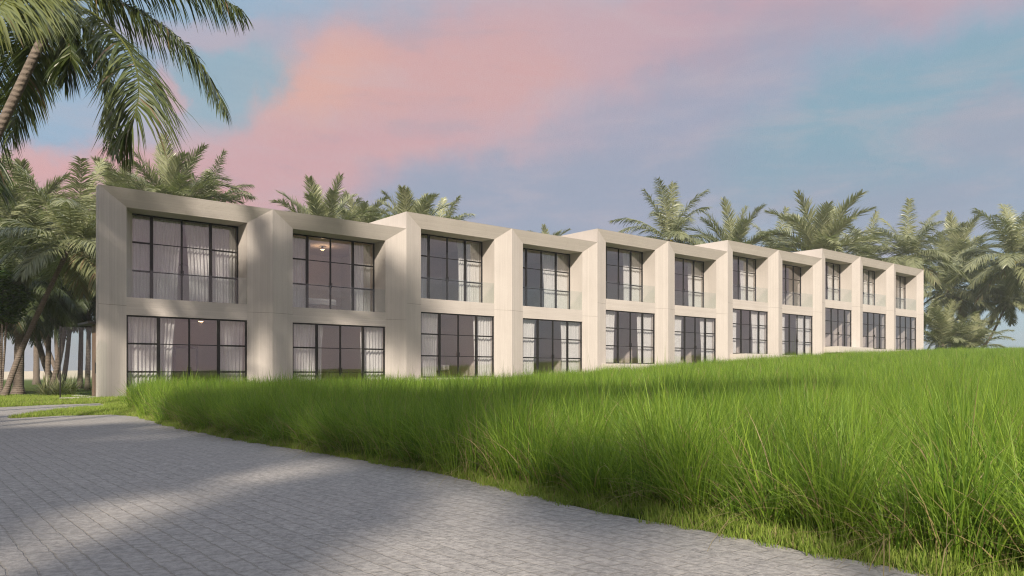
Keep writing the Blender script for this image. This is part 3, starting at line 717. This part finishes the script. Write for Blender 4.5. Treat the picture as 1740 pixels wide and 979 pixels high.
# ------------------------------------------------------------------ shrubs on the left
def shrub(px, d, h, w, label, seed, n=900, cat='shrub', zc=1.0, mat=None):
    r_ = np.random.default_rng(seed); g = wpx(px, 700, d); LV = Leaves()
    c = r_.normal(0, 1, (n, 3)); c /= np.linalg.norm(c, axis=1)[:, None]; rad = r_.uniform(.45, 1, n) ** .6 * (1 + .25 * np.sin(c[:, 0] * 5 + seed) * np.cos(c[:, 2] * 4))
    c = c * rad[:, None] * np.array([w, w, h * .5]) + np.array([0, 0, h * zc])
    c[:, 2] = np.maximum(c[:, 2], .05)
    dr = r_.normal(0, 1, (n, 3)); dr[:, 2] = abs(dr[:, 2]) * .6 - .2; dr /= np.linalg.norm(dr, axis=1)[:, None]; ln = r_.uniform(.14, .28, n)
    ks = np.linspace(0, 1, 4); L = c[:, None] + dr[:, None] * (ln[:, None] * ks)[..., None]; L[..., 2] -= ln[:, None] * .3 * ks ** 2
    wv = np.cross(dr, r_.normal(0, 1, (n, 3))); wv /= np.linalg.norm(wv, axis=1)[:, None]
    LV.strips(L, wv[:, None] * (np.array([.3, 1, .8, .05]) * .045)[None, :, None], np.clip(r_.normal(.5, .2, n), .02, .98))
    e = empty('shrub', (g[0], d, 0)); tag(e, label, cat)
    mesh_obj('foliage', LV.mesh('foliage', [mat or M_SHRUB]), e)
    st = MB()
    for k in range(6): st.tube([(0, 0, 0), (math.cos(k) * w * .3, math.sin(k) * w * .3, h * zc), (math.cos(k) * w * .6, math.sin(k) * w * .6, h * (zc + .25))], [.04, .03, .012], 6)
    st.build('stems', M_BARK, e)
shrub(2, 31, 2.1, .95, 'dense bright-leaved bush under the palms at the left edge', 3, 3000, 'bush', 1.95)
def spiky(px, d, h, label, seed, n=160):
    r_ = np.random.default_rng(seed); g = wpx(px, 700, d); LV = Leaves()
    a = r_.uniform(0, 6.28, n); e_ = r_.uniform(.5, 1.45, n); ln = h * r_.uniform(.6, 1.1, n)
    dr = np.stack([np.cos(e_) * np.cos(a), np.cos(e_) * np.sin(a), np.sin(e_)], -1); ks = np.linspace(0, 1, 5)
    L = dr[:, None] * (ln[:, None] * ks)[..., None]; L[..., 2] -= ln[:, None] * .35 * ks ** 2 * np.cos(e_)[:, None]
    wv = np.cross(dr, [0, 0, 1.0]); wv /= np.linalg.norm(wv, axis=1)[:, None]
    LV.strips(L, wv[:, None] * (np.array([.6, 1, .8, .5, .04]) * .022)[None, :, None], np.clip(r_.normal(.4, .2, n), .02, .98))
    o = mesh_obj('spiky_plant', LV.mesh('spiky_plant', [M_PALM])); o.location = (g[0], d, 0); tag(o, label, 'plant', 'spiky plants on the lawn')
spiky(78, 30.5, 1.0, 'spiky tufted plant left of the black post', 1)
spiky(100, 30.0, 1.1, 'spiky tufted plant directly behind the black post', 2)
spiky(120, 31.5, 1.0, 'spiky tufted plant seen through the glass screen', 3)

# ------------------------------------------------------------------ grass
def instanced(name, tmpl, pts, rot, scl, idx, kind='stuff', label=None, cat=None):
    """one object that repeats the given clumps on its points"""
    cl_ = bpy.data.collections.new(name + '_clumps')
    for k, me in enumerate(tmpl):
        o = bpy.data.objects.new('%s_clump_%d' % (name, k), me); cl_.objects.link(o)
    me = bpy.data.meshes.new(name); me.vertices.add(len(pts)); me.vertices.foreach_set('co', pts.astype(np.float32).ravel())
    for nm, ty, dat, fld in (('rot', 'FLOAT_VECTOR', rot, 'vector'), ('scl', 'FLOAT_VECTOR', scl, 'vector'), ('pick', 'INT', idx, 'value')):
        a = me.attributes.new(nm, ty, 'POINT'); a.data.foreach_set(fld, np.ascontiguousarray(dat, np.int32 if ty == 'INT' else np.float32).ravel())
    o = mesh_obj(name, me); tag(o, label, cat, None, kind)
    ng = bpy.data.node_groups.new(name, 'GeometryNodeTree')
    ng.interface.new_socket('Geometry', in_out='INPUT', socket_type='NodeSocketGeometry'); ng.interface.new_socket('Geometry', in_out='OUTPUT', socket_type='NodeSocketGeometry')
    N = ng.nodes.new; Lk = ng.links.new
    gi, go = N('NodeGroupInput'), N('NodeGroupOutput'); ci = N('GeometryNodeCollectionInfo'); ci.inputs['Collection'].default_value = cl_; ci.inputs['Separate Children'].default_value = True; ci.inputs['Reset Children'].default_value = True
    ip = N('GeometryNodeInstanceOnPoints'); ip.inputs['Pick Instance'].default_value = True
    def at(n_, ty):
        q = N('GeometryNodeInputNamedAttribute'); q.data_type = ty; q.inputs['Name'].default_value = n_; return q.outputs['Attribute']
    Lk(gi.outputs[0], ip.inputs['Points']); Lk(ci.outputs[0], ip.inputs['Instance']); Lk(at('pick', 'INT'), ip.inputs['Instance Index'])
    Lk(at('rot', 'FLOAT_VECTOR'), ip.inputs['Rotation']); Lk(at('scl', 'FLOAT_VECTOR'), ip.inputs['Scale']); Lk(ip.outputs[0], go.inputs[0])
    md = o.modifiers.new('scatter', 'NODES'); md.node_group = ng
    return o
def clump(seed, n, rad, h0, h1, wd, bend, dry, k=5, stiff=.12):
    r_ = np.random.default_rng(seed); LV = Leaves(); a = r_.uniform(0, 6.28, n); rr_ = rad * np.sqrt(r_.random(n))
    b0 = np.stack([rr_ * np.cos(a), rr_ * np.sin(a), np.zeros(n)], -1); h = r_.uniform(h0, h1, n) * (1 - .25 * rr_ / rad)
    la = a + r_.normal(0, 1.0, n); le = abs(r_.normal(0, bend, n)) + stiff * rr_ / rad
    isdry = r_.random(n) < dry; le = np.where(isdry, le * 1.6, le)
    ks = np.linspace(0, 1, k); out_ = np.stack([np.cos(la), np.sin(la), np.zeros(n)], -1)
    hor = (le[:, None] * (.35 * ks + .65 * ks ** 2.4)) * h[:, None]; ver = h[:, None] * ks - .55 * hor * ks * le[:, None]
    L = b0[:, None] + out_[:, None] * hor[..., None]; L[..., 2] += ver
    fa_ = r_.uniform(0, 6.28, n); wv = np.stack([np.cos(fa_), np.sin(fa_), np.zeros(n)], -1) * (wd * r_.uniform(.6, 1.2, n) * .5)[:, None]
    LV.strips(L, wv[:, None] * np.interp(ks, [0, .5, 1], [.9, 1, .08])[None, :, None], np.where(isdry, 1.3, np.clip(r_.normal(.45, .30, n), .02, .98)))
    return LV
TALL = [clump(40 + k, 118, .14, .38, 1.02, .0080, .26, (.05, .05, .08, .05, .16, .30)[k], 6, (.2, .35, .25, .5, .3, .6)[k]).mesh('tall_grass_clump', [M_GRASS]) for k in range(6)]
FAR = [clump(60 + k, 80, .34, .55, .95, .013, .30, .05, 4).mesh('far_grass_clump', [M_GRASS]) for k in range(4)]
LAWN = [clump(80 + k, 70, .12, .04, .14, .0075, .40, .10, 4).mesh('short_grass_clump', [M_LAWN]) for k in range(4)]
rg = np.random.default_rng(77)
def polar(n, y0, y1, r0, r1):
    y = np.sqrt(rg.uniform(y0 ** 2, y1 ** 2, n)); r = rg.uniform(r0, r1, n); return r * y, y
def field(n, y0, y1):
    x, y = polar(n, y0, y1, -.505, .95); t_, s_ = ts(x, y)
    d = dist_poly(x, y) * np.where(in_poly(x, y), -1, 1)
    wig = .09 + .12 * np.sin(t_ * 2.1) + .10 * np.sin(t_ * 5.3 + 1) + .07 * np.sin(t_ * 11.7)
    ok = (d > np.clip(wig, .03, 1)) & (s_ < -.25) & (x / y > -.488 + .012 * np.sin(y * 3))
    slab = (s_ > -1.3) & (t_ > 2 * SP) & (t_ < 10 * SP)
    ok &= ~slab
    return x[ok], y[ok], d[ok]
X_, Y_, H_, I_, W_ = [], [], [], [], []
for (dens, y0, y1, far) in ((12, 1.0, 6, 0), (12, 6, 12, 0), (11, 12, 20, 0), (5, 20, 34, 1), (3.4, 34, 110, 1)):
    area = .5 * (y1 ** 2 - y0 ** 2) * 1.455
    x, y, d = field(int(dens * area), y0, y1); X_.append(x); Y_.append(y)
    hv = .98 + .12 * np.sin(x * 1.7 + y * .9) * np.cos(y * 1.3 - x * .4) + .17 * np.sin(x * 4.9 + 2 * np.sin(y * 1.1)) * np.cos(y * 3.7 + 1.5 * np.sin(x * 1.3)) + rg.normal(0, .12, len(x))
    H_.append(hv * np.clip(.80 + d * .5, .7, 1)); I_.append(rg.choice(6, len(x), p=[.24, .24, .22, .18, .08, .04]) if not far else rg.integers(0, 4, len(x)) + 6); W_.append(np.ones(len(x)) * (1.0 if not far else 1.25))
x, y, d = field(int(40 * .5 * 14 ** 2 * 1.455), 1.0, 14.0); ok = d < .55; x, y, d = x[ok], y[ok], d[ok]
X_.append(x); Y_.append(y); H_.append(rg.uniform(.55, 1.1, len(x))); I_.append(rg.choice(6, len(x), p=[.25, .2, .2, .1, .1, .15])); W_.append(np.ones(len(x)))
x, y, hh, idx, wv = map(np.concatenate, (X_, Y_, H_, I_, W_)); n = len(x); print('tall clumps', n)
z = ground_z(x, y) - .01
lean = np.stack([rg.normal(0, .07, n), rg.normal(0, .07, n), rg.uniform(0, 6.28, n)], -1)
instanced('tall_grass', TALL + FAR, np.stack([x, y, z], -1), lean, np.stack([wv, wv, hh], -1), idx, label='field of tall bright green grass rising to the right', cat='grass')
# short grass: a verge along the paving, a strip between the two paths, a lawn at the house corner
L_ = []
for (dens, y0, y1, r0, r1, dm) in ((170, 1.5, 8, -.3, 1.0, .75), (120, 8, 20, -.75, .0, 1.1), (60, 15, 27.5, -.75, -.44, 9), (30, 27.5, 29.5, -.75, -.5, 99)):
    area = .5 * (y1 ** 2 - y0 ** 2) * (r1 - r0); x, y = polar(int(dens * area), y0, y1, r0, r1)
    d = dist_poly(x, y) * np.where(in_poly(x, y), -1, 1); t_, s_ = ts(x, y)
    ok = (d > -.02) & (d < dm) & ~((s_ > -.05) & (t_ > -.05)); L_.append(np.stack([x[ok], y[ok], d[ok]], -1))
L_ = np.concatenate(L_); n = len(L_); print('lawn clumps', n)
sc = rg.uniform(.7, 1.4, n) * (.7 + .5 * np.clip(L_[:, 2] * 2, 0, 1))
instanced('short_grass', LAWN, np.stack([L_[:, 0], L_[:, 1], ground_z(L_[:, 0], L_[:, 1])], -1), np.stack([np.zeros(n), np.zeros(n), rg.uniform(0, 6.28, n)], -1),
          np.stack([sc * .9, sc * .9, sc], -1), rg.integers(0, 4, n), label='short pale green grass along the paving edge and house corner', cat='grass')

# ------------------------------------------------------------------ light sea haze
m, t = new_mat('sea_haze')
t.n('ShaderNodeOutputMaterial', {1: t.n('ShaderNodeVolumePrincipled', {'Color': (.93, .93, .95), 'Density': .0006, 'Anisotropy': .2}).outputs[0]})
mb = MB(); mb.box((-170, -60, -1.0), (210, 260, 26)); o = mb.build('haze', m); tag(o, kind='stuff')
scene.cycles.volume_bounces = 1
